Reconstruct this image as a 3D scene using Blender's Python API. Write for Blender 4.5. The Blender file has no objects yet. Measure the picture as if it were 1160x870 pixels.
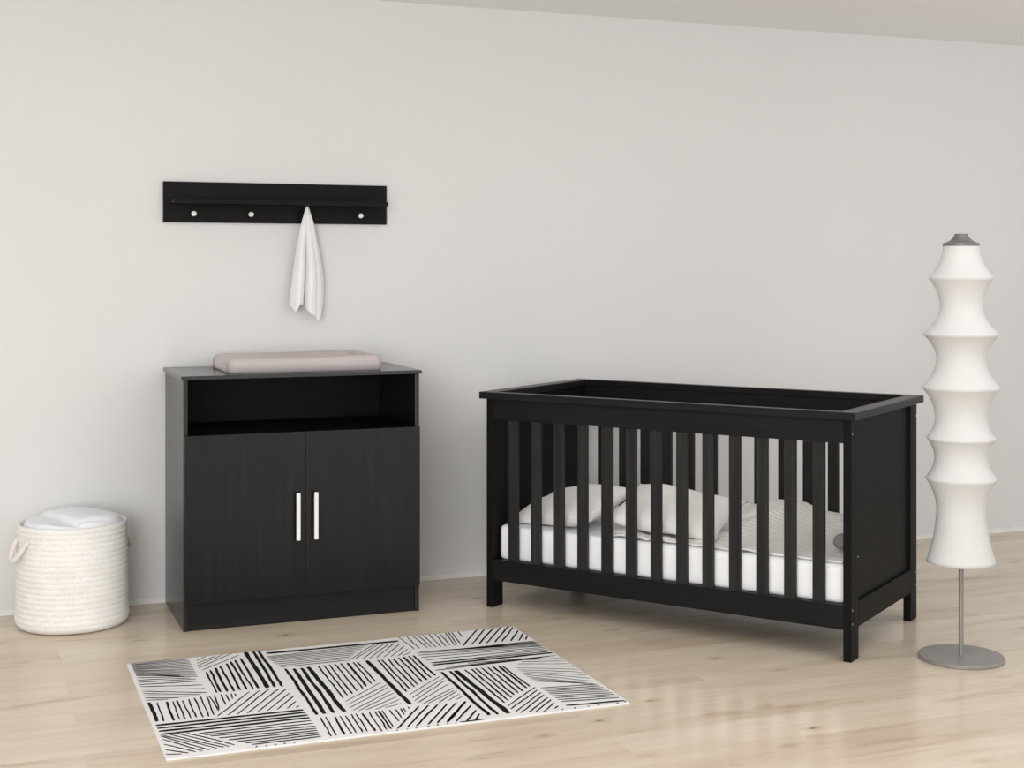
import bpy, bmesh, math, random
from mathutils import Vector, Matrix, noise
random.seed(7)
scn = bpy.context.scene
COL = scn.collection
PI = math.pi

# ------------------------------------------------------------------ materials
def new_mat(name):
    m = bpy.data.materials.new(name); m.use_nodes = True
    nt = m.node_tree; b = nt.nodes['Principled BSDF']
    return m, nt, b
def node(nt, t, **kw):
    n = nt.nodes.new(t)
    for k, v in kw.items():
        if k in n.inputs: n.inputs[k].default_value = v
        else: setattr(n, k, v)
    return n
def coords(nt, scale=(1, 1, 1), rot=(0, 0, 0)):
    tc = nt.nodes.new('ShaderNodeTexCoord'); mp = nt.nodes.new('ShaderNodeMapping')
    mp.inputs['Scale'].default_value = scale; mp.inputs['Rotation'].default_value = rot
    nt.links.new(tc.outputs['Object'], mp.inputs['Vector'])
    return mp.outputs['Vector']
def ramp(nt, fac, stops):
    r = nt.nodes.new('ShaderNodeValToRGB'); e = r.color_ramp.elements
    e[0].position, e[0].color = stops[0][0], (*stops[0][1], 1)
    e[1].position, e[1].color = stops[-1][0], (*stops[-1][1], 1)
    for p, c in stops[1:-1]:
        n = e.new(p); n.color = (*c, 1)
    nt.links.new(fac, r.inputs['Fac'])
    return r.outputs['Color']
def bump(nt, b, h, strength, dist=.002):
    bn = nt.nodes.new('ShaderNodeBump'); bn.inputs['Strength'].default_value = strength
    bn.inputs['Distance'].default_value = dist
    nt.links.new(h, bn.inputs['Height']); nt.links.new(bn.outputs['Normal'], b.inputs['Normal'])
def plain(name, c, rough=.5, metal=0, spec=.5, noise_scale=0, bump_s=.1, var=.06):
    m, nt, b = new_mat(name)
    b.inputs['Roughness'].default_value = rough; b.inputs['Metallic'].default_value = metal
    b.inputs['Specular IOR Level'].default_value = spec
    n = node(nt, 'ShaderNodeTexNoise', Scale=noise_scale or 6, Detail=4)
    nt.links.new(coords(nt), n.inputs['Vector'])
    lo = tuple(v * (1 - var) for v in c); hi = tuple(min(1, v * (1 + var)) for v in c)
    nt.links.new(ramp(nt, n.outputs['Fac'], [(.3, lo), (.7, hi)]), b.inputs['Base Color'])
    if noise_scale: bump(nt, b, n.outputs['Fac'], bump_s)
    return m
def black_wood(name, grain=(60, 60, 2.2), rough=.29, base=.008, spec=.27):
    m, nt, b = new_mat(name)
    n = node(nt, 'ShaderNodeTexNoise', Scale=1.0, Detail=6, Roughness=.65)
    nt.links.new(coords(nt, grain), n.inputs['Vector'])
    c = lambda k: (base * k * 1.04, base * k, base * k * .95)
    nt.links.new(ramp(nt, n.outputs['Fac'], [(.3, c(.6)), (.55, c(1)), (.75, c(1.7))]), b.inputs['Base Color'])
    b.inputs['Roughness'].default_value = rough
    b.inputs['Specular IOR Level'].default_value = spec
    bump(nt, b, n.outputs['Fac'], .12, .001)
    return m
def fabric(name, c, scale=500, bs=.25, rough=.95, fold=0):
    m, nt, b = new_mat(name)
    n = node(nt, 'ShaderNodeTexNoise', Scale=scale, Detail=3)
    nt.links.new(coords(nt), n.inputs['Vector'])
    n2 = node(nt, 'ShaderNodeTexNoise', Scale=9, Detail=3)
    nt.links.new(coords(nt), n2.inputs['Vector'])
    nt.links.new(ramp(nt, n2.outputs['Fac'], [(.3, tuple(v * .95 for v in c)), (.7, c)]), b.inputs['Base Color'])
    b.inputs['Roughness'].default_value = rough; b.inputs['Specular IOR Level'].default_value = .1
    b.inputs['Sheen Weight'].default_value = .15
    bump(nt, b, n.outputs['Fac'], bs, .002)
    return m

M = {}
M['wood_v'] = black_wood('black_wood_vertical_grain')
M['wood_x'] = black_wood('black_wood_horizontal_grain', (2.2, 60, 60))
M['wood_y'] = black_wood('black_wood_depth_grain', (60, 2.2, 60))
M['paint_v'] = black_wood('black_painted_wood', (40, 40, 1.5), .46, .007, .2)
M['paint_x'] = black_wood('black_painted_wood_long', (1.5, 40, 40), .46, .007, .2)
M['wood_side'] = black_wood('black_wood_side_panel', (60, 60, 2.2), .26, .008, .42)
M['wood_top'] = black_wood('black_wood_top', (2.2, 60, 60), .2, .008, .5)
M['wood_dark'] = black_wood('black_wood_inside', (2.2, 60, 60), .5, .0055, .14)
M['paint_end'] = black_wood('black_painted_end_panel', (40, 40, 1.5), .5, .0065, .1)
M['paint_slat'] = black_wood('black_painted_slat', (40, 40, 1.5), .5, .023, .15)
M['paint_cap'] = black_wood('black_painted_top_rail', (1.5, 40, 40), .36, .006, .26)
M['white_metal'] = plain('white_handle_lacquer', (.86, .85, .83), .35)
M['white_knob'] = plain('white_peg_lacquer', (.85, .84, .82), .35)
M['screw'] = plain('screw_steel', (.55, .53, .5), .35, .8)
M['grey_metal'] = plain('grey_powder_coated_metal', (.275, .262, .25), .42, .25)
M['cap_metal'] = plain('dark_grey_cap_metal', (.17, .165, .16), .45, .3)
M['towel'] = fabric('white_terry_towel', (.88, .885, .89), 420, .5)
M['linen'] = fabric('white_cotton_cloth', (.86, .87, .89), 260, .3)
M['mattress'] = fabric('white_mattress_ticking', (.965, .97, .985), 300, .12)
M['pillow'] = fabric('cream_pillow_cotton', (.955, .935, .91), 300, .15)
M['pad'] = fabric('blush_pink_foam_cover', (.53, .477, .473), 500, .12)
M['grey_knit'] = fabric('grey_knitted_wool', (.28, .265, .25), 120, .8)
M['rope'] = fabric('cream_handle_rope', (.80, .755, .70), 260, .6)

def basket_mat():
    m, nt, b = new_mat('cream_cotton_rope_weave')
    v = coords(nt)
    w = node(nt, 'ShaderNodeTexVoronoi', Scale=150.0); nt.links.new(coords(nt, (1, 1, .75)), w.inputs['Vector'])
    n = node(nt, 'ShaderNodeTexNoise', Scale=14, Detail=4); nt.links.new(v, n.inputs['Vector'])
    mix = nt.nodes.new('ShaderNodeMixRGB'); mix.blend_type = 'MULTIPLY'; mix.inputs[0].default_value = .3
    nt.links.new(ramp(nt, n.outputs['Fac'], [(.3, (.88, .87, .845)), (.7, (.95, .945, .93))]), mix.inputs[1])
    nt.links.new(ramp(nt, w.outputs['Distance'], [(.0, (1, 1, 1)), (.75, (.72, .68, .6))]), mix.inputs[2])
    nt.links.new(mix.outputs[0], b.inputs['Base Color'])
    b.inputs['Roughness'].default_value = .9; b.inputs['Specular IOR Level'].default_value = .1
    bump(nt, b, w.outputs['Distance'], .35, -.003)
    return m
M['basket'] = basket_mat()

def blanket_mat():
    m, nt, b = new_mat('cream_ribbed_blanket')
    wv = node(nt, 'ShaderNodeTexWave', Scale=14.0, Distortion=.6, Detail=2); wv.bands_direction = 'Y'
    wv.inputs['Detail Scale'].default_value = 1.5
    nt.links.new(coords(nt), wv.inputs['Vector'])
    nt.links.new(ramp(nt, wv.outputs['Fac'], [(.0, (.83, .79, .75)), (.4, (.965, .945, .92)), (1, (.975, .96, .94))]), b.inputs['Base Color'])
    b.inputs['Roughness'].default_value = .95; b.inputs['Specular IOR Level'].default_value = .1
    bump(nt, b, wv.outputs['Fac'], .5, .004)
    return m
M['blanket'] = blanket_mat()

def rug_mat(name, c):
    m, nt, b = new_mat(name)
    n = node(nt, 'ShaderNodeTexNoise', Scale=700, Detail=2); nt.links.new(coords(nt), n.inputs['Vector'])
    nt.links.new(ramp(nt, n.outputs['Fac'], [(.3, tuple(v * .88 for v in c)), (.7, c)]), b.inputs['Base Color'])
    b.inputs['Roughness'].default_value = .97; b.inputs['Specular IOR Level'].default_value = .05
    bump(nt, b, n.outputs['Fac'], .35, .002)
    return m
M['rug_white'] = rug_mat('rug_white_pile', (.83, .82, .815))
M['rug_black'] = rug_mat('rug_black_pile', (.017, .016, .016))

def shade_mat():
    m, nt, b = new_mat('white_stretch_lamp_fabric')
    n = node(nt, 'ShaderNodeTexNoise', Scale=300, Detail=2); nt.links.new(coords(nt), n.inputs['Vector'])
    nt.links.new(ramp(nt, n.outputs['Fac'], [(.3, (.635, .635, .63)), (.7, (.675, .675, .67))]), b.inputs['Base Color'])
    b.inputs['Roughness'].default_value = .8; b.inputs['Specular IOR Level'].default_value = .15
    b.inputs['Emission Color'].default_value = (1, .985, .96, 1); b.inputs['Emission Strength'].default_value = SHADE_GLOW
    return m
SHADE_GLOW = .0
M['shade'] = shade_mat()

def wall_mat(name, c):
    m, nt, b = new_mat(name)
    n = node(nt, 'ShaderNodeTexNoise', Scale=1.3, Detail=3); nt.links.new(coords(nt), n.inputs['Vector'])
    nt.links.new(ramp(nt, n.outputs['Fac'], [(.3, tuple(v * .985 for v in c)), (.7, c)]), b.inputs['Base Color'])
    n2 = node(nt, 'ShaderNodeTexNoise', Scale=180, Detail=3); nt.links.new(coords(nt), n2.inputs['Vector'])
    b.inputs['Roughness'].default_value = .9; b.inputs['Specular IOR Level'].default_value = .2
    bump(nt, b, n2.outputs['Fac'], .04, .001)
    return m
M['wall'] = wall_mat('matt_white_wall_paint', (.735, .732, .728))
M['ceiling'] = wall_mat('matt_white_ceiling_paint', (.91, .92, .935))
M['trim'] = wall_mat('white_baseboard_paint', (.82, .81, .80))

def floor_mat():
    m, nt, b = new_mat('pale_oak_planks')
    L = nt.links.new
    tc = coords(nt)
    br = node(nt, 'ShaderNodeTexBrick', Scale=1.0)
    br.offset = .37; br.offset_frequency = 2; br.squash = 1
    br.inputs['Color1'].default_value = (0, 0, 0, 1); br.inputs['Color2'].default_value = (1, 1, 1, 1)
    br.inputs['Mortar'].default_value = (.3, .3, .3, 1)
    br.inputs['Mortar Size'].default_value = .0006; br.inputs['Mortar Smooth'].default_value = .1
    br.inputs['Brick Width'].default_value = 1.35; br.inputs['Row Height'].default_value = .185
    L(tc, br.inputs['Vector'])
    # every plank shifts the grain lookup
    add = nt.nodes.new('ShaderNodeVectorMath'); add.operation = 'MULTIPLY_ADD'
    add.inputs[1].default_value = (7.3, 3.1, 5.7)
    L(br.outputs['Color'], add.inputs[0]); L(coords(nt, (1.1, 6.5, 1)), add.inputs[2])
    g = node(nt, 'ShaderNodeTexNoise', Scale=1.6, Detail=7, Roughness=.62, Distortion=.6); L(add.outputs[0], g.inputs['Vector'])
    add2 = nt.nodes.new('ShaderNodeVectorMath'); add2.operation = 'MULTIPLY_ADD'
    add2.inputs[1].default_value = (3.3, 9.1, 1.7)
    L(br.outputs['Color'], add2.inputs[0]); L(coords(nt, (3, 60, 1)), add2.inputs[2])
    fg = node(nt, 'ShaderNodeTexNoise', Scale=1.0, Detail=5, Roughness=.7); L(add2.outputs[0], fg.inputs['Vector'])
    base = ramp(nt, g.outputs['Fac'], FLOOR_STOPS)
    mx = nt.nodes.new('ShaderNodeMixRGB'); mx.blend_type = 'MULTIPLY'; mx.inputs[0].default_value = .28
    L(base, mx.inputs[1]); L(ramp(nt, fg.outputs['Fac'], [(.3, (.955, .935, .91)), (.6, (1, 1, 1))]), mx.inputs[2])
    pl = nt.nodes.new('ShaderNodeMixRGB'); pl.blend_type = 'MULTIPLY'; pl.inputs[0].default_value = .8
    L(mx.outputs[0], pl.inputs[1]); L(ramp(nt, br.outputs['Color'], [(0, (.84, .805, .765)), (1, (1.0, 1.0, 1.0))]), pl.inputs[2])
    # knots
    vo = node(nt, 'ShaderNodeTexVoronoi', Scale=1.0); L(coords(nt, (3.3, 6.6, 1)), vo.inputs['Vector'])
    kn = nt.nodes.new('ShaderNodeMixRGB'); kn.blend_type = 'MULTIPLY'; kn.inputs[0].default_value = 1
    L(pl.outputs[0], kn.inputs[1]); L(ramp(nt, vo.outputs['Distance'], [(.022, (.33, .25, .18)), (.05, (.84, .79, .73)), (.17, (1, 1, 1))]), kn.inputs[2])
    mo = nt.nodes.new('ShaderNodeMixRGB'); mo.inputs[2].default_value = (.42, .33, .24, 1)
    sc = nt.nodes.new('ShaderNodeMath'); sc.operation = 'MULTIPLY'; sc.inputs[1].default_value = .35
    L(br.outputs['Fac'], sc.inputs[0]); L(sc.outputs[0], mo.inputs[0]); L(kn.outputs[0], mo.inputs[1])
    L(mo.outputs[0], b.inputs['Base Color'])
    b.inputs['Roughness'].default_value = .2; b.inputs['Specular IOR Level'].default_value = .36
    bump(nt, b, fg.outputs['Fac'], .03, .001)
    return m
FLOOR_STOPS = [(.25, (.51, .405, .30)), (.40, (.655, .55, .43)), (.56, (.715, .615, .495)), (.8, (.755, .665, .55))]
M['floor'] = floor_mat()

# ------------------------------------------------------------------ mesh helpers
def link(name, bm, mats, parent=None, smooth=False, bevel=0, subsurf=0, sharp=None):
    me = bpy.data.meshes.new(name)
    bmesh.ops.recalc_face_normals(bm, faces=bm.faces)
    bm.to_mesh(me); bm.free()
    o = bpy.data.objects.new(name, me); COL.objects.link(o)
    for m in (mats if isinstance(mats, (list, tuple)) else [mats]): me.materials.append(m)
    if parent: o.parent = parent
    if smooth:
        for p in me.polygons: p.use_smooth = True
    if bevel:
        md = o.modifiers.new('bevel', 'BEVEL'); md.width = bevel; md.segments = 2; md.limit_method = 'ANGLE'
    if subsurf:
        md = o.modifiers.new('subsurf', 'SUBSURF'); md.levels = md.render_levels = subsurf
    return o
def box(bm, x0, x1, y0, y1, z0, z1):
    vs = [bm.verts.new(p) for p in ((x0,y0,z0),(x1,y0,z0),(x1,y1,z0),(x0,y1,z0),(x0,y0,z1),(x1,y0,z1),(x1,y1,z1),(x0,y1,z1))]
    for f in ((3,2,1,0),(4,5,6,7),(0,1,5,4),(1,2,6,5),(2,3,7,6),(3,0,4,7)): bm.faces.new([vs[i] for i in f])
def boxes(name, lst, mat, parent=None, bevel=.0015):
    bm = bmesh.new()
    for b in lst: box(bm, *b)
    return link(name, bm, mat, parent, bevel=bevel)
def lathe(bm, prof, seg=64, cx=0, cy=0, close=False):
    rings = []
    for r, z in prof:
        if r < 1e-6: rings.append([bm.verts.new((cx, cy, z))])
        else: rings.append([bm.verts.new((cx + r*math.cos(2*PI*i/seg), cy + r*math.sin(2*PI*i/seg), z)) for i in range(seg)])
    for a, b in zip(rings, rings[1:]):
        for i in range(seg):
            j = (i + 1) % seg
            if len(a) == 1: bm.faces.new((a[0], b[j], b[i]))
            elif len(b) == 1: bm.faces.new((a[i], a[j], b[0]))
            else: bm.faces.new((a[i], a[j], b[j], b[i]))
def tube(bm, pts, r, seg=10):
    pts = [Vector(p) for p in pts]; rings = []
    for i, p in enumerate(pts):
        t = (pts[min(i+1, len(pts)-1)] - pts[max(i-1, 0)]).normalized()
        a = t.cross(Vector((0, 0, 1))); a = a.normalized() if a.length > 1e-3 else Vector((1, 0, 0)); b = t.cross(a)
        rings.append([bm.verts.new(p + r*(math.cos(2*PI*k/seg)*a + math.sin(2*PI*k/seg)*b)) for k in range(seg)])
    for q, w in zip(rings, rings[1:]):
        for k in range(seg): bm.faces.new((q[k], q[(k+1) % seg], w[(k+1) % seg], w[k]))
    bm.faces.new(rings[0]); bm.faces.new(rings[-1][::-1])
def grid(bm, f, nu, nv):
    V = [[bm.verts.new(f(i/nu, j/nv)) for i in range(nu+1)] for j in range(nv+1)]
    for j in range(nv):
        for i in range(nu): bm.faces.new((V[j][i], V[j][i+1], V[j+1][i+1], V[j+1][i]))
def solidify(o, t, off=0):
    md = o.modifiers.new('thickness', 'SOLIDIFY'); md.thickness = t; md.offset = off
def interp(pl, t):
    for (a, va), (b, vb) in zip(pl, pl[1:]):
        if t <= b: return va + (vb - va) * max(0, (t - a)) / (b - a)
    return pl[-1][1]
def sstep(a, b, x):
    t = max(0, min(1, (x - a)/(b - a))); return t*t*(3 - 2*t)
def tag(o, label, cat, group=None, kind=None):
    o['label'] = label; o['category'] = cat
    if group: o['group'] = group
    if kind: o['kind'] = kind
    return o
def thing(name, label, cat, loc=(0, 0, 0), rz=0, group=None):
    o = bpy.data.objects.new(name, None); COL.objects.link(o)
    o.location = loc; o.rotation_euler = (0, 0, rz); o.empty_display_size = .1
    return tag(o, label, cat, group)
def structure(name, bm, mat, label, cat):
    o = link(name, bm, mat); return tag(o, label, cat, kind='structure')

# ------------------------------------------------------------------ setting
bm = bmesh.new(); box(bm, -6, 7, -9, .1, -.1, 0)
structure('floor', bm, M['floor'], 'pale oak plank floor with knots and soft gloss', 'floor')
bm = bmesh.new(); box(bm, -6, 7, 0, .1, 0, 2.362)
structure('wall_back', bm, M['wall'], 'plain off-white wall behind all the nursery furniture', 'wall')
bm = bmesh.new(); box(bm, -6, 7, -9, .1, 2.362, 2.46)
structure('ceiling', bm, M['ceiling'], 'plain white ceiling along the top edge', 'ceiling')
bm = bmesh.new(); box(bm, -6, 7, -.006, 0, 0, .02)
o = structure('baseboard_back', bm, M['trim'], 'very low white baseboard strip along the back wall', 'baseboard')

# ------------------------------------------------------------------ changing table
TX0, TX1, TD, TH = -1.4258, -.5588, .4845, .8995
t = thing('changing_table', 'black wood-grain changing table cabinet with open shelf and two doors', 'changing table', ((TX0+TX1)/2, -TD/2, 0))
HW = (TX1-TX0)/2; HD = TD/2
boxes('table_top', [(-HW-.008, HW+.008, -HD-.008, HD-.007, TH-.014, TH)], M['wood_top'], t)
for s in (-1, 1):
    x0, x1 = sorted((s*HW, s*(HW-.016)))
    boxes('side_panel', [(x0, x1, -HD, HD-.007, 0, TH-.014)], M['wood_side'], t)
boxes('back_panel', [(-HW+.016, HW-.016, HD-.014, HD-.007, .02, TH-.014)], M['wood_dark'], t)
boxes('shelf', [(-HW+.016, HW-.016, -HD+.004, HD-.014, .668, .686)], M['wood_dark'], t)
boxes('bottom_panel', [(-HW+.016, HW-.016, -HD+.004, HD-.014, .098, .114)], M['wood_x'], t)
boxes('plinth', [(-HW+.016, HW-.016, -HD+.006, -HD+.022, 0, .098)], M['wood_x'], t)
for s in (-1, 1):
    x0, x1 = sorted((s*.0005, s*(HW-.003)))
    d = boxes('door', [(x0, x1, -HD-.0195, -HD-.0015, .1005, .690)], M['wood_v'], t, .0006)
    bm = bmesh.new()
    hx = s*.0325
    # flat bar on two short posts
    box(bm, hx-.0072, hx+.0072, -HD-.047, -HD-.037, .3022, .4723)
    for z in (.335, .44): box(bm, hx-.004, hx+.004, -HD-.0375, -HD-.0195, z-.004, z+.004)
    h = link('handle', bm, M['white_metal'], d, bevel=.0022); h['label'] = 'white bar handle'

# changing pad: U-shaped foam tray, open at its left end
bm = bmesh.new()
PX0, PX1, PY0, PY1 = -1.256, -.682, -.425, -.05
def pad(u, v):
    # u along the length (left to right), v from front to back
    yy = v; e = min(v, 1-v)
    side = 1 - sstep(.10, .24, e)
    end = sstep(.84, .95, u)
    h = .016 + .036*max(side, end*.97) + .004*sstep(.5, .95, u)
    edge = min(1, min(u*26, (1-u)*26)); edge2 = min(1, e*20)
    h *= (1-(1-edge)**2)**.5 * .35 + .65 if edge < 1 else 1
    h *= (1-(1-edge2)**2)**.5 * .35 + .65 if edge2 < 1 else 1
    return h
nu, nv = 80, 48
top = [[None]*(nu+1) for _ in range(nv+1)]
def cornerxy(u, v):
    x = PX0+(PX1-PX0)*u; y = PY0+(PY1-PY0)*v; r = .028
    dx = max(0, r-(x-PX0), r-(PX1-x)); dy = max(0, r-(y-PY0), r-(PY1-y))
    if dx > 0 and dy > 0:
        L = math.hypot(dx, dy); m = max(dx, dy); k = m/L
        sx = 1 if x < (PX0+PX1)/2 else -1; sy = 1 if y < (PY0+PY1)/2 else -1
        x += sx*(dx-dx*k); y += sy*(dy-dy*k)
    return x, y
for j in range(nv+1):
    for i in range(nu+1):
        x, y = cornerxy(i/nu, j/nv); top[j][i] = bm.verts.new((x, y, TH+.0005+pad(i/nu, j/nv)))
for j in range(nv):
    for i in range(nu): bm.faces.new((top[j][i], top[j][i+1], top[j+1][i+1], top[j+1][i]))
loop = [top[0][i] for i in range(nu+1)] + [top[j][nu] for j in range(1, nv+1)] + [top[nv][i] for i in range(nu-1, -1, -1)] + [top[j][0] for j in range(nv-1, 0, -1)]
low = [bm.verts.new((v.co.x, v.co.y, TH+.0005)) for v in loop]
for i in range(len(loop)):
    j = (i+1) % len(loop); bm.faces.new((loop[j], loop[i], low[i], low[j]))
bm.faces.new(low)
tag(link('changing_pad', bm, M['pad'], smooth=True), 'pale pink foam changing pad with raised sides lying on the black table', 'changing pad')

# ------------------------------------------------------------------ wall rack
t = thing('wall_coat_rack', 'black wooden wall rack with narrow ledge and white pegs above changing table', 'coat rack', (-.9925, 0, 1.4553))
boxes('back_board', [(-.4419, .4419, -.02, 0, 0, .1562)], M['wood_dark'], t)
boxes('ledge', [(-.417, .417, -.128, -.02, .0695, .0857)], M['wood_dark'], t)
PEGS = (-1.3239, -1.1048, -.8874, -.6667)
for px in PEGS:
    bm = bmesh.new()
    prof = [(.0, 0), (.0055, 0), (.0055, .018), (.0085, .020), (.0098, .023), (.0098, .035), (.0085, .0375), (.005, .0385), (0, .0386)]
    lathe(bm, prof, 24)
    bmesh.ops.rotate(bm, verts=bm.verts, cent=(0, 0, 0), matrix=Matrix.Rotation(PI/2, 3, 'X'))
    bmesh.ops.translate(bm, verts=bm.verts, vec=(px+.9925, -.0205, 1.4885-1.4553))
    p = link('peg', bm, M['white_knob'], t, smooth=True); p['label'] = 'round white peg'

# towel on the third peg
bm = bmesh.new()
ZT = 1.522
lowz = [(0, 1.134), (.07, 1.118), (.14, 1.106), (.20, 1.125), (.26, 1.140), (.34, 1.133), (.41, 1.134), (.46, 1.118), (.56, 1.100), (.66, 1.092), (.72, 1.08), (.80, 1.066), (.88, 1.09), (.95, 1.14), (1, 1.19)]
lx = [(0, -.890), (.14, -.9075), (.36, -.925), (.6, -.940), (.85, -.952), (1, -.955)]
rx = [(0, -.883), (.14, -.8625), (.30, -.846), (.50, -.825), (.68, -.815), (1, -.8135)]
dep = [(0, .25), (.06, .6), (.14, .95), (.24, 1), (.33, .75), (.385, .22), (.41, .0), (.435, .35), (.50, .9), (.58, 1.05), (.68, .9), (.745, .68), (.80, .62), (.87, .5), (.95, .2), (1, .0)]
def towel(u, v):
    zl = interp(lowz, u); z = ZT + (zl - ZT)*v
    q = (ZT - z)/.43
    x = interp(lx, q) + (interp(rx, q) - interp(lx, q))*u
    amp = .004 + .044*sstep(.03, .75, q)
    y = -.0615 + .012*sstep(.12, .5, q) - amp*(interp(dep, u) - .35)
    y += .0025*noise.noise(Vector((x*30, z*9, 1.3)))*sstep(.1, .5, v)
    x += .002*noise.noise(Vector((u*6, z*14, 4.3)))*v
    return (x, min(y, -.012), z)
grid(bm, towel, 72, 60)
o = link('hanging_towel', bm, M['towel'], smooth=True); solidify(o, .004)
tag(o, 'white towel hanging in folds from a peg of the black wall rack', 'towel')

# ------------------------------------------------------------------ basket
BX, BY, BR, BH = -1.779, -.207, .199, .368
t = thing('storage_basket', 'round cream cotton rope basket on the floor left of changing table', 'basket', (BX, BY, 0))
bm = bmesh.new()
prof = [(0, .002), (BR-.035, .001), (BR-.014, .005)]
NC = 19
for c in range(NC):
    for k in range(5):
        z = .010 + (BH-.010)*(c + k/5)/NC; q = z/BH
        r = BR - .003 - .0032*(1-math.sin(PI*k/5)**.6)+ .004*sstep(.25, 0, q) - .004*sstep(.35, 1, q) 
        if c == 0: r -= .008*(1-k/5)
        prof.append((r, z))
rt = prof[-1][0]
prof += [(rt-.002, BH), (rt-.006, BH+.002), (rt-.011, BH-.001), (rt-.012, BH-.02), (rt-.012, .06), (0, .05)]
lathe(bm, prof, 96)
b = link('basket_body', bm, M['basket'], t, smooth=True)
vdir = Vector((-.068, -.998, 0)); rdir = Vector((.998, -.068, 0))
def on(phi, r, z):
    p = vdir*math.cos(phi)*r + rdir*math.sin(phi)*r; return Vector((p.x, p.y, z))
for ph in (math.radians(-64), math.radians(116)):
    bm = bmesh.new(); a = math.radians(13)
    pts = []
    for k in range(25):
        s = k/24; ang = ph - a + 2*a*s
        w = math.sin(PI*s)
        rr = BR - .012 + .038*w**.6
        zz = .326 - .072*w**.8
        pts.append(on(ang, rr, zz))
    tube(bm, pts, .009, 12)
    h = link('rope_handle', bm, M['rope'], t, smooth=True)
# white cloth heaped in the basket
bm = bmesh.new()
def heap(u, v):
    ang = 2*PI*u; r = (BR-.019)*v
    x, y = r*math.cos(ang), r*math.sin(ang)
    c = rdir*x - vdir*y                # x: camera right, y: away
    z = .386 - .008*v**2 - .034*sstep(.86, 1, v)
    z += .010*noise.noise(Vector((x*8+2, y*11, .4))) + .003*noise.noise(Vector((x*26, y*30, 2.4))) 
    f = x + .5*y + .055
    z += .014*sstep(-.012, .008, f)*(1-v**4)              # overlapping layer
    z += -.010*math.exp(-((f+.004)/.010)**2)*(1-v**4)
    g = y + .14 - .35*x
    z += -.012*math.exp(-(g/.012)**2)*sstep(-.05, .03, x)*(1-v**6)
    return (c.x, c.y, z)
NU, NV = 96, 40
V0 = bm.verts.new(heap(0, 0)); rings = [[bm.verts.new(heap(i/NU, j/NV)) for i in range(NU)] for j in range(1, NV+1)]
for i in range(NU): bm.faces.new((V0, rings[0][i], rings[0][(i+1) % NU]))
for a, c in zip(rings, rings[1:]):
    for i in range(NU): bm.faces.new((a[i], c[i], c[(i+1) % NU], a[(i+1) % NU]))
# soft underside reaching the basket floor
lowr = [bm.verts.new((v.co.x*.96, v.co.y*.96, .052)) for v in rings[-1]]
for i in range(NU): bm.faces.new((rings[-1][i], lowr[i], lowr[(i+1) % NU], rings[-1][(i+1) % NU]))
bm.faces.new(lowr)
o = link('folded_cloth', bm, M['linen'], smooth=True); o.location = (BX, BY, 0)
tag(o, 'white cotton cloth folded into the top of the cream rope basket', 'cloth')

# ------------------------------------------------------------------ floor lamp
LX, LY = .904, -1.744
t = thing('floor_lamp', 'floor lamp with tall ribbed white fabric shade on thin grey pole', 'lamp', (LX, LY, 0))
bm = bmesh.new(); lathe(bm, [(0, 0), (.134, 0), (.1365, .002), (.1365, .010), (.1345, .0125), (0, .013)], 96)
link('lamp_base', bm, M['grey_metal'], t, smooth=False, bevel=0)
bm = bmesh.new(); lathe(bm, [(0, .012), (.0078, .012), (.0078, 1.352), (0, 1.352)], 24)
link('pole', bm, M['grey_metal'], t)
bm = bmesh.new()
key = [(1.352, .0575, 'w'), (1.247, .103, 'r'), (1.158, .0672, 'w'), (1.063, .1215, 'r'), (.982, .078, 'w'), (.889, .1252, 'r'), (.792, .0822, 'w'), (.722, .1105, 'r'), (.660, .084, 'w'), (.591, .1135, 'r'), (.489, .078, 'w'), (.316, .1112, 'e')]
prof = []
for (za, ra, ka), (zb, rb, kb) in zip(key, key[1:]):
    for k in range(14):
        s = k/14
        if ka == 'w':
            p = 1.75 if kb == 'e' else 1.95
            r = ra + (rb-ra)*s**p
        else: r = rb + (ra-rb)*(1-s)**1.95
        prof.append((r, za+(zb-za)*s))
prof.append((.1112, .316))
prof = [(max(.008, p[0]), p[1]) for p in prof]
prof += [(.1092, .316)] + [(r-.002, z) for r, z in reversed(prof[:-1])]
lathe(bm, prof, 80)
s = link('lamp_shade', bm, M['shade'], t, smooth=True); s['label'] = 'white stretch fabric shade with flared ribs'
bm = bmesh.new(); lathe(bm, [(0, 1.3525), (.0585, 1.3525), (.0585, 1.3615), (.050, 1.3635), (.036, 1.370), (.026, 1.380), (.0195, 1.3925), (0, 1.393)], 48)
s = link('top_cap', bm, M['cap_metal'], t); s['label'] = 'dark grey cap'

# ------------------------------------------------------------------ rug
RX, RY, RL, RD, RT = -1.6547, -1.7909, 1.3357, .953, .0045
bm = bmesh.new()
out = []
for sx, sy, rr, a0 in ((1, 0, .006, -PI/2), (1, 1, .02, 0), (0, 1, .008, PI/2), (0, 0, .006, PI)):
    cx_, cy_ = (RL-rr if sx else rr), (RD-rr if sy else rr)
    for k in range(7):
        a = a0 + PI/2*k/6; out.append((cx_ + rr*math.cos(a), cy_ + rr*math.sin(a)))
lo = [bm.verts.new((x, y, .0003)) for x, y in out]; hi = [bm.verts.new((x, y, RT-.001)) for x, y in out]
cxm, cym = RL/2, RD/2
hh = [bm.verts.new((cxm+(x-cxm)*.9985, cym+(y-cym)*.998, RT)) for x, y in out]
bm.faces.new(lo[::-1]); bm.faces.new(hh)
for a, b in ((lo, hi), (hi, hh)):
    for i in range(len(a)): j = (i+1) % len(a); bm.faces.new((a[i], a[j], b[j], b[i]))
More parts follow.
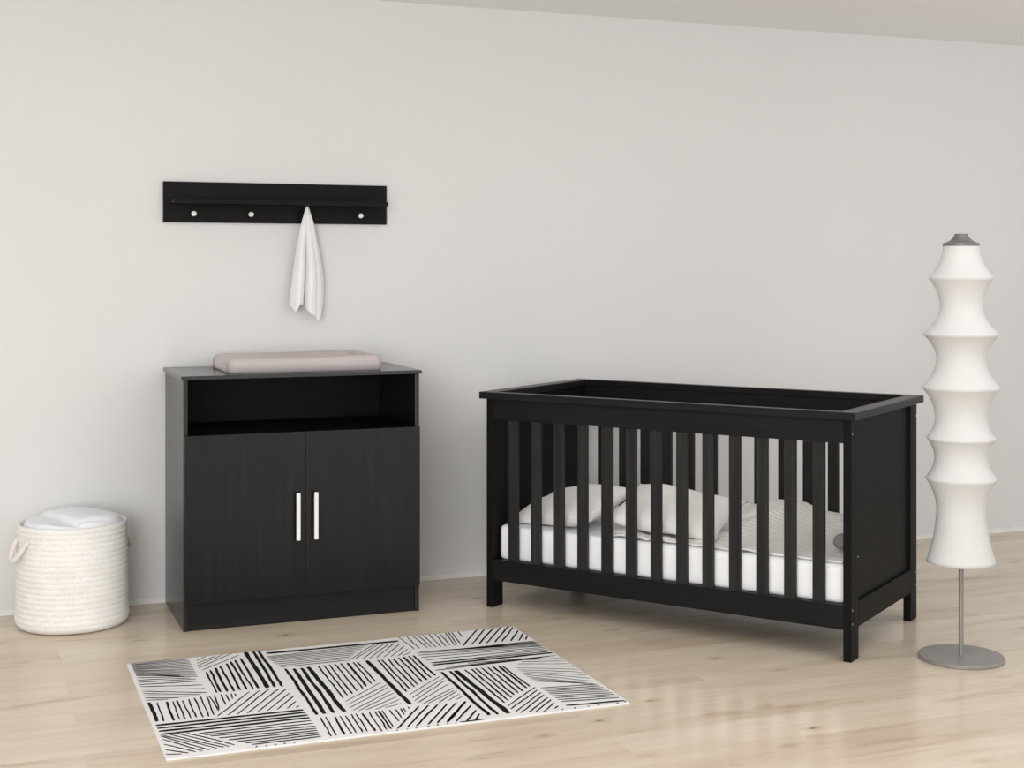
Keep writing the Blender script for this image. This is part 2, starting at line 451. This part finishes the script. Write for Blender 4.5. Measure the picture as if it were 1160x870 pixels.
STROKES = '11,946,194,954,5.5;12,935,194,936,5.5;12,925,193,920,5.5;12,915,193,903,5.5;12,905,193,886,5.5;12,895,193,869,5.5;12,885,193,853,5.5;12,875,192,837,5.5;12,865,192,820,5.5;12,856,192,804,5.5;12,846,192,788,5.5;13,837,192,772,5.5;13,827,191,756,5.5;13,817,191,741,5.5;13,808,191,725,5.5;12,805,142,758,6.5;12,779,155,739,6.5;12,754,168,719,6.5;12,728,181,700,6.5;12,703,190,673,6.5;12,679,190,631,6.5;12,654,191,589,6.5;12,630,191,548,6.5;12,606,170,532,6.5;12,582,137,528,6.5;12,559,105,524,6.5;11,536,73,520,6.5;17,510,18,323,15;40,501,37,318,6;66,499,62,313,9;83,497,80,316,5;97,503,95,315,7;112,497,109,317,5.5;130,501,126,320,5.5;147,507,145,314,5.5;166,513,160,316,5.5;184,509,176,324,5.5;192,509,196,357,5.5;206,513,200,370,5.5;227,512,224,407,5.5;241,506,239,437,5.5;256,510,253,458,5.5;266,506,266,480,5.5;10,290,424,279,12.5;10,262,425,253,12.5;11,234,425,228,12.5;12,207,425,203,12.5;111,177,423,176,7.5;124,159,423,150,7.5;137,142,423,125,7.5;156,120,422,104,7.5;178,95,420,85,7.5;198,72,419,67,7.5;214,53,418,50,7.5;230,34,418,33,7.5;80,194,187,49,6.5;56,198,171,43,6.5;35,198,155,40,6.5;19,195,138,38,6.5;10,194,116,33,6.5;12,163,98,32,6.5;11,121,80,31,6.5;8,77,62,30,6.5;4,40,44,28,6.5;235,14,240,12,9;262,12,267,10,9;286,12,291,11,9;311,12,316,11,9;337,11,342,9,9;220,950,232,967,5;215,907,254,951,5;212,876,278,942,5;209,848,307,949,5;209,821,336,951,5;216,793,355,925,5;223,765,220,534,7;239,784,231,537,9;258,803,250,533,12;276,816,271,530,8;299,839,289,535,9;317,858,309,535,9;333,870,327,534,8;352,886,345,535,10;382,961,372,529,20;409,960,393,529,14;426,957,416,528,14;183,310,312,509,6;213,309,343,512,6;239,309,372,511,6;268,305,399,506,6;299,311,420,495,6;326,307,422,453,6;354,309,425,414,6;384,309,420,367,6;410,306,421,320,6;447,955,892,958,11;444,913,896,905,17;438,871,784,891,5.5;438,858,768,871,5.5;439,845,752,851,5.5;440,832,737,831,5.5;441,819,721,811,5.5;444,798,708,792,5.5;447,777,696,773,5.5;451,756,683,755,5.5;454,736,670,736,5.5;465,714,452,220,14;490,704,473,221,18;515,703,501,219,16;537,707,531,220,21;569,705,560,347,7;588,706,577,366,7;606,706,595,378,7;625,708,616,399,7;645,709,639,417,7;665,706,656,435,10;685,707,677,455,7;698,706,695,471,7;557,311,709,458,4.5;555,279,717,431,4.5;553,247,713,401,4.5;557,222,711,363,4.5;570,213,713,339,4.5;593,213,711,302,4.5;619,207,711,273,4.5;650,213,706,235,4.5;453,192,444,23,5.5;468,193,458,26,5.5;495,187,482,26,8;509,187,501,26,5.5;524,182,515,26,5.5;543,191,531,27,5.5;558,190,546,26,5.5;574,186,567,22,8;596,189,585,14,5.5;612,191,602,24,5.5;623,191,614,24,8;635,191,623,38,5.5;657,188,651,80,5.5;675,188,667,105,5.5;691,191,684,130,5.5;699,194,695,154,5.5;714,198,711,179,5.5;674,730,807,892,4.5;701,741,819,888,4.5;725,732,836,885,4.5;745,727,855,882,4.5;770,732,875,884,4.5;793,727,892,873,4.5;817,727,896,833,4.5;840,723,896,795,4.5;860,725,896,757,4.5;731,711,728,215,20;765,704,753,339,7.5;778,702,772,362,7.5;799,708,789,376,7.5;817,702,807,396,7.5;837,706,828,417,7.5;855,708,848,433,10;874,714,866,451,7.5;889,713,885,468,10;752,309,897,455,4.5;751,276,907,438,4.5;749,246,899,409,4.5;750,221,896,370,4.5;763,208,896,322,4.5;780,206,889,299,4.5;809,201,897,291,4.5;842,210,895,261,4.5;869,211,894,231,4.5;630,20,746,189,7.5;659,22,774,190,7.5;686,24,801,187,7.5;721,24,831,185,7.5;749,26,859,186,7.5;777,22,887,182,7.5;777,25,888,186,7.5;803,20,890,147,7.5;830,10,889,97,7.5;854,6,887,61,7.5;812,11,885,12,8;623,6,627,4,9;652,6,656,5,9;678,7,683,5,9;714,10,719,8,9;742,12,747,10,9;772,14,776,12,9;793,3,798,1,9;911,955,918,786,5;937,955,936,789,5;961,950,962,784,5;979,949,978,788,5;998,956,992,782,5;1021,959,1008,780,5;1042,966,1025,783,5;1063,968,1041,786,5;1081,967,1057,780,5;1093,971,1071,794,5;1107,968,1083,799,5;1127,968,1117,875,5;1083,769,1204,961,7.5;1113,771,1233,959,7.5;1141,772,1263,960,7.5;1168,770,1297,966,7.5;1198,772,1324,964,7.5;1225,774,1329,935,7.5;1255,766,1332,894,7.5;1281,761,1330,845,7.5;1310,765,1330,803,7.5;1022,733,1332,737,6;997,738,1333,725,6;972,742,1333,714,6;947,744,1334,702,6;922,747,1333,690,6;909,735,1333,678,6;908,710,1332,667,6;908,682,1332,651,6;912,645,1332,635,6;917,609,1332,619,6;914,583,1330,580,14;921,604,1325,599,8;1027,561,1327,542,6;985,548,1300,541,6;944,536,1274,539,6;904,523,1248,537,6;917,498,908,40,16;944,499,933,36,15;962,498,966,35,24;994,497,990,131,8;1015,497,1007,146,8;1031,497,1026,170,8;1050,498,1044,193,8;1070,497,1065,207,8;1090,497,1082,217,10;1109,494,1105,242,10;1121,492,1119,255,8;986,98,1130,241,6;986,70,1127,212,6;987,38,1128,187,6.5;999,27,1128,160,6.5;1023,24,1127,132,6.5;1043,19,1129,110,6.5;1062,9,1127,78,6.5;1106,28,1125,48,6.5;1211,533,1331,510,5;1193,515,1332,474,5;1174,497,1334,438,5;1156,479,1335,402,5;1155,457,1335,368,5;1153,436,1334,335,5;1152,415,1333,302,5;1151,396,1328,268,5;1151,377,1322,236,5;1150,358,1317,203,5;1152,339,1292,219,5;1154,319,1266,235,5;1155,300,1240,251,5;1146,229,1321,202,6.5;1146,212,1322,183,6.5;1147,196,1324,164,6.5;1147,179,1325,145,6.5;1147,163,1326,126,6.5;1147,143,1326,108,6.5;1148,122,1326,90,6.5;1148,103,1325,73,6.5;1148,83,1325,55,6.5;1148,42,1326,23,11;1123,15,1127,13,10;1159,11,1164,9,10;1205,15,1210,13,10;1236,14,1241,12,10;1266,15,1271,13,10;1296,12,1301,10,10;1324,18,1329,16,10'
WORLD = .75
AREAS = [('window_light', (-4.1, -6.9, 1.35), (-.8, -.4, .6), 2.6, 2.3, 160, (1, .998, .995)),
         ('front_fill_light', (2.0, -8.4, 1.0), (.9, -1.0, 1.7), 5.5, 1.8, 42, (.97, .985, 1)),  # broad fill added behind the camera, not an actual window
         ('overhead_fill_light', (-.6, -3.7, 2.32), (-.6, -3.7, 0), 5.5, 3.4, 65, (.96, .98, 1)),  # unseen overhead softbox added to brighten floor and bedding
         ('ceiling_fill_light', (3.0, -2.3, 1.55), (1.1, -.2, 2.36), 1.2, 1.2, 8.5, (.99, .99, 1))]  # added out of frame at right only to lift the ceiling tone
for si, q in enumerate(STROKES.split(';')):
    x0, y0, x1, y1, w = [float(v)/1000 for v in q.split(',')]
    L = math.hypot(x1-x0, y1-y0)
    if L < 1e-4: continue
    dx, dy = (x1-x0)/L, (y1-y0)/L; nx, ny = -dy, dx
    n = max(2, int(L/.018)); prev = None
    w *= 1.18 - (.46 if w > .011 else .34)*abs(dy)
    for k in range(n+1):
        s = k/n
        wob = .0026*noise.noise(Vector((s*L*11, si*3.7, .2))) + .0018*noise.noise(Vector((s*L*50, si*1.7, 5)))
        wid = w*.5*(1 + .30*noise.noise(Vector((s*L*16, si*2.3, 9.)))) * (.75 if k in (0, n) else 1)
        px, py = x0+dx*L*s+nx*wob, y0+dy*L*s+ny*wob
        pr = []
        for sg in (1, -1):
            X = min(max(px+nx*wid*sg, .004), RL-.004); Y = min(max(py+ny*wid*sg, .002), RD-.002)
            pr.append(bm.verts.new((X, Y, RT+.0005)))
        if prev:
            f = bm.faces.new((prev[0], prev[1], pr[1], pr[0])); f.material_index = 1
        prev = pr
o = link('rug', bm, [M['rug_white'], M['rug_black']]); o.location = (RX, RY, 0)
tag(o, 'white rug with black hand-drawn stripe pattern on the oak floor', 'rug')

# ------------------------------------------------------------------ crib
CL, CD, CT = 1.42, .7104, .8133
CRX, CRY, CRZ = -.3019, -.5131, -.9377
t = thing('baby_crib', 'black wooden baby crib with slatted long sides standing askew by the wall', 'crib', (CRX, CRY, 0), CRZ)
LW, LD, RTK = .0278, .072, .026
for x0 in (0, CL-LW):
    for y0 in (0, CD-LD):
        boxes('leg', [(x0, x0+LW, y0, y0+LD, 0, CT-RTK)], M['paint_end'], t, .0018)
for x0, pn in ((0, .012), (CL-LW, .003)):
    boxes('end_panel', [(x0+pn, x0+pn+.0125, LD-.002, CD-LD+.002, .17, CT-RTK)], M['paint_end'], t, 0)
    boxes('end_rail', [(x0, x0+LW, LD, CD-LD, .103, .187)], M['paint_end'], t)
ov = .0204
bm = bmesh.new()
ox0, ox1, oy0, oy1 = -ov, CL+ov, -ov, CD+ov; ix0, ix1, iy0, iy1 = .038, CL-.038, .014, CD-.014
zt, zb = CT, CT-RTK
O = [(ox0, oy0), (ox1, oy0), (ox1, oy1), (ox0, oy1)]; I = [(ix0, iy0), (ix1, iy0), (ix1, iy1), (ix0, iy1)]
ot = [bm.verts.new((*p, zt)) for p in O]; ob = [bm.verts.new((*p, zb)) for p in O]
it = [bm.verts.new((*p, zt)) for p in I]; ib = [bm.verts.new((*p, zb)) for p in I]
for i in range(4):
    j = (i+1) % 4
    bm.faces.new((ot[i], ot[j], it[j], it[i])); bm.faces.new((ob[j], ob[i], ib[i], ib[j]))
    bm.faces.new((ob[i], ob[j], ot[j], ot[i])); bm.faces.new((it[i], it[j], ib[j], ib[i]))
link('top_rail', bm, M['paint_cap'], t, bevel=.002)
for y0, y1 in ((.0006, .0216), (CD-.0216, CD-.0006)):
    boxes('upper_side_rail', [(LW, CL-LW, y0, y1, .7096, CT-RTK)], M['paint_x'], t)
    boxes('lower_side_rail', [(LW, CL-LW, y0, y1, .103, .183)], M['paint_x'], t)
bx = [(.0945+.0993*i) for i in range(13)]
for y0 in (.004, CD-.019):
    for x in bx:
        boxes('slat', [(x, x+.0415, y0, y0+.015, .181, .7115)], M['paint_slat'], t, .002)
boxes('mattress_base', [(LW, CL-LW, .023, CD-.023, .160, .178)], M['paint_x'], t)
for xs in (0, CL):
    for y, z in ((.011, .74), (.011, .168), (.011, .123), (CD-.011, .74), (CD-.011, .168), (CD-.011, .123), (.071, .333)):
        bm = bmesh.new(); lathe(bm, [(0, -.002), (.0033, -.002), (.0033, .0006), (.002, .001), (0, .001)], 12)
        bmesh.ops.rotate(bm, verts=bm.verts, cent=(0, 0, 0), matrix=Matrix.Rotation(PI/2 if xs else -PI/2, 3, 'Y'))
        bmesh.ops.translate(bm, verts=bm.verts, vec=(xs, y if z != .333 else .066, z))
        link('screw', bm, M['screw'], t)['label'] = 'small steel screw head'

def crib_obj(name, bm, mat, label, cat, smooth=True, **kw):
    o = link(name, bm, mat, smooth=smooth, **kw); o.location = (CRX, CRY, 0); o.rotation_euler = (0, 0, CRZ)
    return tag(o, label, cat)

# mattress: rounded slab
MX0, MX1, MY0, MY1, MZ0, MZ1 = .031, 1.389, .030, .680, .1785, .306
bm = bmesh.new()
cr = .03
def outline(ins):
    pts = []
    for cx_, cy_, a0 in ((MX1-cr, MY0+cr, -PI/2), (MX1-cr, MY1-cr, 0), (MX0+cr, MY1-cr, PI/2), (MX0+cr, MY0+cr, PI)):
        for k in range(7):
            a = a0 + PI/2*k/6; pts.append((cx_+(cr-ins)*math.cos(a), cy_+(cr-ins)*math.sin(a)))
    return pts
lev = [(.014, MZ0), (.006, MZ0+.004), (.001, MZ0+.010), (.0, MZ0+.02), (0, MZ1-.024), (.001, MZ1-.014), (.005, MZ1-.005), (.012, MZ1-.001), (.02, MZ1)]
R = [[bm.verts.new((x, y, z)) for x, y in outline(i)] for i, z in lev]
for a, b in zip(R, R[1:]):
    for i in range(len(a)): j = (i+1) % len(a); bm.faces.new((a[i], a[j], b[j], b[i]))
bm.faces.new(R[0][::-1]); bm.faces.new(R[-1])
crib_obj('crib_mattress', bm, M['mattress'], 'thick white mattress lying inside the black crib', 'mattress')

# pillows
def pillow(name, w, d, th, mtx, base, label, seed, mat='pillow'):
    bm = bmesh.new(); n = 40
    for side in (1, -1):
        def f(u, v):
            a, b = 2*u-1, 2*v-1
            k = 1 - .10*(1-abs(b)**2)*abs(a)**3; k2 = 1 - .10*(1-abs(a)**2)*abs(b)**3
            x = a*w/2*k; y = b*d/2*k2
            h = ((1-abs(a)**2.6)*(1-abs(b)**2.6))**.55
            z = side*th/2*h
            z += (.006*noise.noise(Vector((x*14+seed, y*14, side)))+.010*noise.noise(Vector((x*6+seed, y*7, side*2))))*h**.5
            return mtx @ Vector((x, y, z))
        grid(bm, f, n, n)
    bmesh.ops.remove_doubles(bm, verts=bm.verts, dist=.0008)
    zm = min(v.co.z for v in bm.verts)
    bmesh.ops.translate(bm, verts=bm.verts, vec=(0, 0, base-zm))
    return crib_obj(name, bm, M[mat], label, 'pillow')
def place(x, y, rx=0, ry=0, rz=0):
    return Matrix.Translation((x, y, 0)) @ Matrix.Rotation(rz, 4, 'Z') @ Matrix.Rotation(ry, 4, 'Y') @ Matrix.Rotation(rx, 4, 'X')
RD_ = math.radians
pillow('pillow', .39, .34, .095, place(.252, .218, RD_(14), RD_(-6), RD_(-7)), MZ1, 'cream pillow nearest the left end of the black crib', 1.0)
pillow('pillow.001', .44, .35, .095, place(.676, .235, RD_(15), RD_(5), RD_(5)), MZ1+.012, 'cream pillow near the middle of the crib, its edge tucked into a ribbed blanket', 5.0)
bm = bmesh.new()
bmesh.ops.create_icosphere(bm, subdivisions=4, radius=.03)
for v in bm.verts: v.co = v.co*(1+.03*noise.noise(v.co*90)); v.co.z *= .9
bmesh.ops.translate(bm, verts=bm.verts, vec=(1.318, .2, .350))
crib_obj('soft_ball', bm, M['grey_knit'], 'small grey knitted ball at the right end of the crib, half hidden by the post', 'ball')

# ribbed blanket over the right two thirds of the mattress
bm = bmesh.new()
def blanket(u, v):
    x = .50 + (1.372-.50)*u; y = .045 + (.664-.045)*v
    z = MZ1 + .006
    z += .045*sstep(.42, .95, v)*sstep(0, .25, u)
    w = sstep(.65, .0, u)
    z += .035*sstep(.80, .90, x)*sstep(1.12, .90, x)*sstep(.12, .40, y)
    z += (.010 + .014*w)*max(0, noise.noise(Vector((x*9+1.0, y*7, .7))) + .35)*sstep(0, .08, v)
    z += .030*w*sstep(.12, .03, v)*abs(noise.noise(Vector((x*16, y*9, 3.1))))
    under = sstep(.93, .86, x)*sstep(.09, .14, y)*sstep(.50, .44, y)
    z += (MZ1 + .006 - z)*under
    z += .014*math.exp(-((x-.5-.35*y-.28)/.035)**2) * sstep(.05, .2, v)
    z += .008*math.exp(-((x-.5-.3*y-.52)/.03)**2)
    y += (.010*noise.noise(Vector((x*9, 2.2, .3))))*(1-v)
    return (x, y, max(z, MZ1+.0045))
grid(bm, blanket, 110, 80)
o = crib_obj('ribbed_blanket', bm, M['blanket'], 'cream ribbed blanket spread over the right part of the crib mattress', 'blanket')
solidify(o, .006, 0)

# ------------------------------------------------------------------ light
w = bpy.data.worlds.new('world'); scn.world = w; w.use_nodes = True
bg = w.node_tree.nodes['Background']; bg.inputs[0].default_value = (.92, .96, 1.0, 1); bg.inputs[1].default_value = WORLD
def area(name, loc, target, sx, sy, power, color=(1, 1, 1)):
    l = bpy.data.lights.new(name, 'AREA'); l.shape = 'RECTANGLE'; l.size = sx; l.size_y = sy; l.energy = power; l.color = color
    o = bpy.data.objects.new(name, l); COL.objects.link(o); o.location = loc
    o.rotation_euler = (Vector(target) - Vector(loc)).to_track_quat('-Z', 'Y').to_euler()
    return o
for a in AREAS: area(*a)

# ------------------------------------------------------------------ camera
cam = bpy.data.cameras.new('camera'); co = bpy.data.objects.new('camera', cam); COL.objects.link(co)
co.location = (-2.1432, -5.5467, 1.2813); co.rotation_euler = (PI/2, 0, -.3687)
cam.sensor_fit = 'HORIZONTAL'; cam.sensor_width = 36; cam.lens = 36*1605.67/1160; cam.shift_y = -(435-303.25)/1160
cam.clip_start = .05; cam.clip_end = 60
scn.camera = co
vs = scn.view_settings; vs.view_transform = 'Standard'; vs.look = 'None'; vs.exposure = 0; vs.gamma = 1
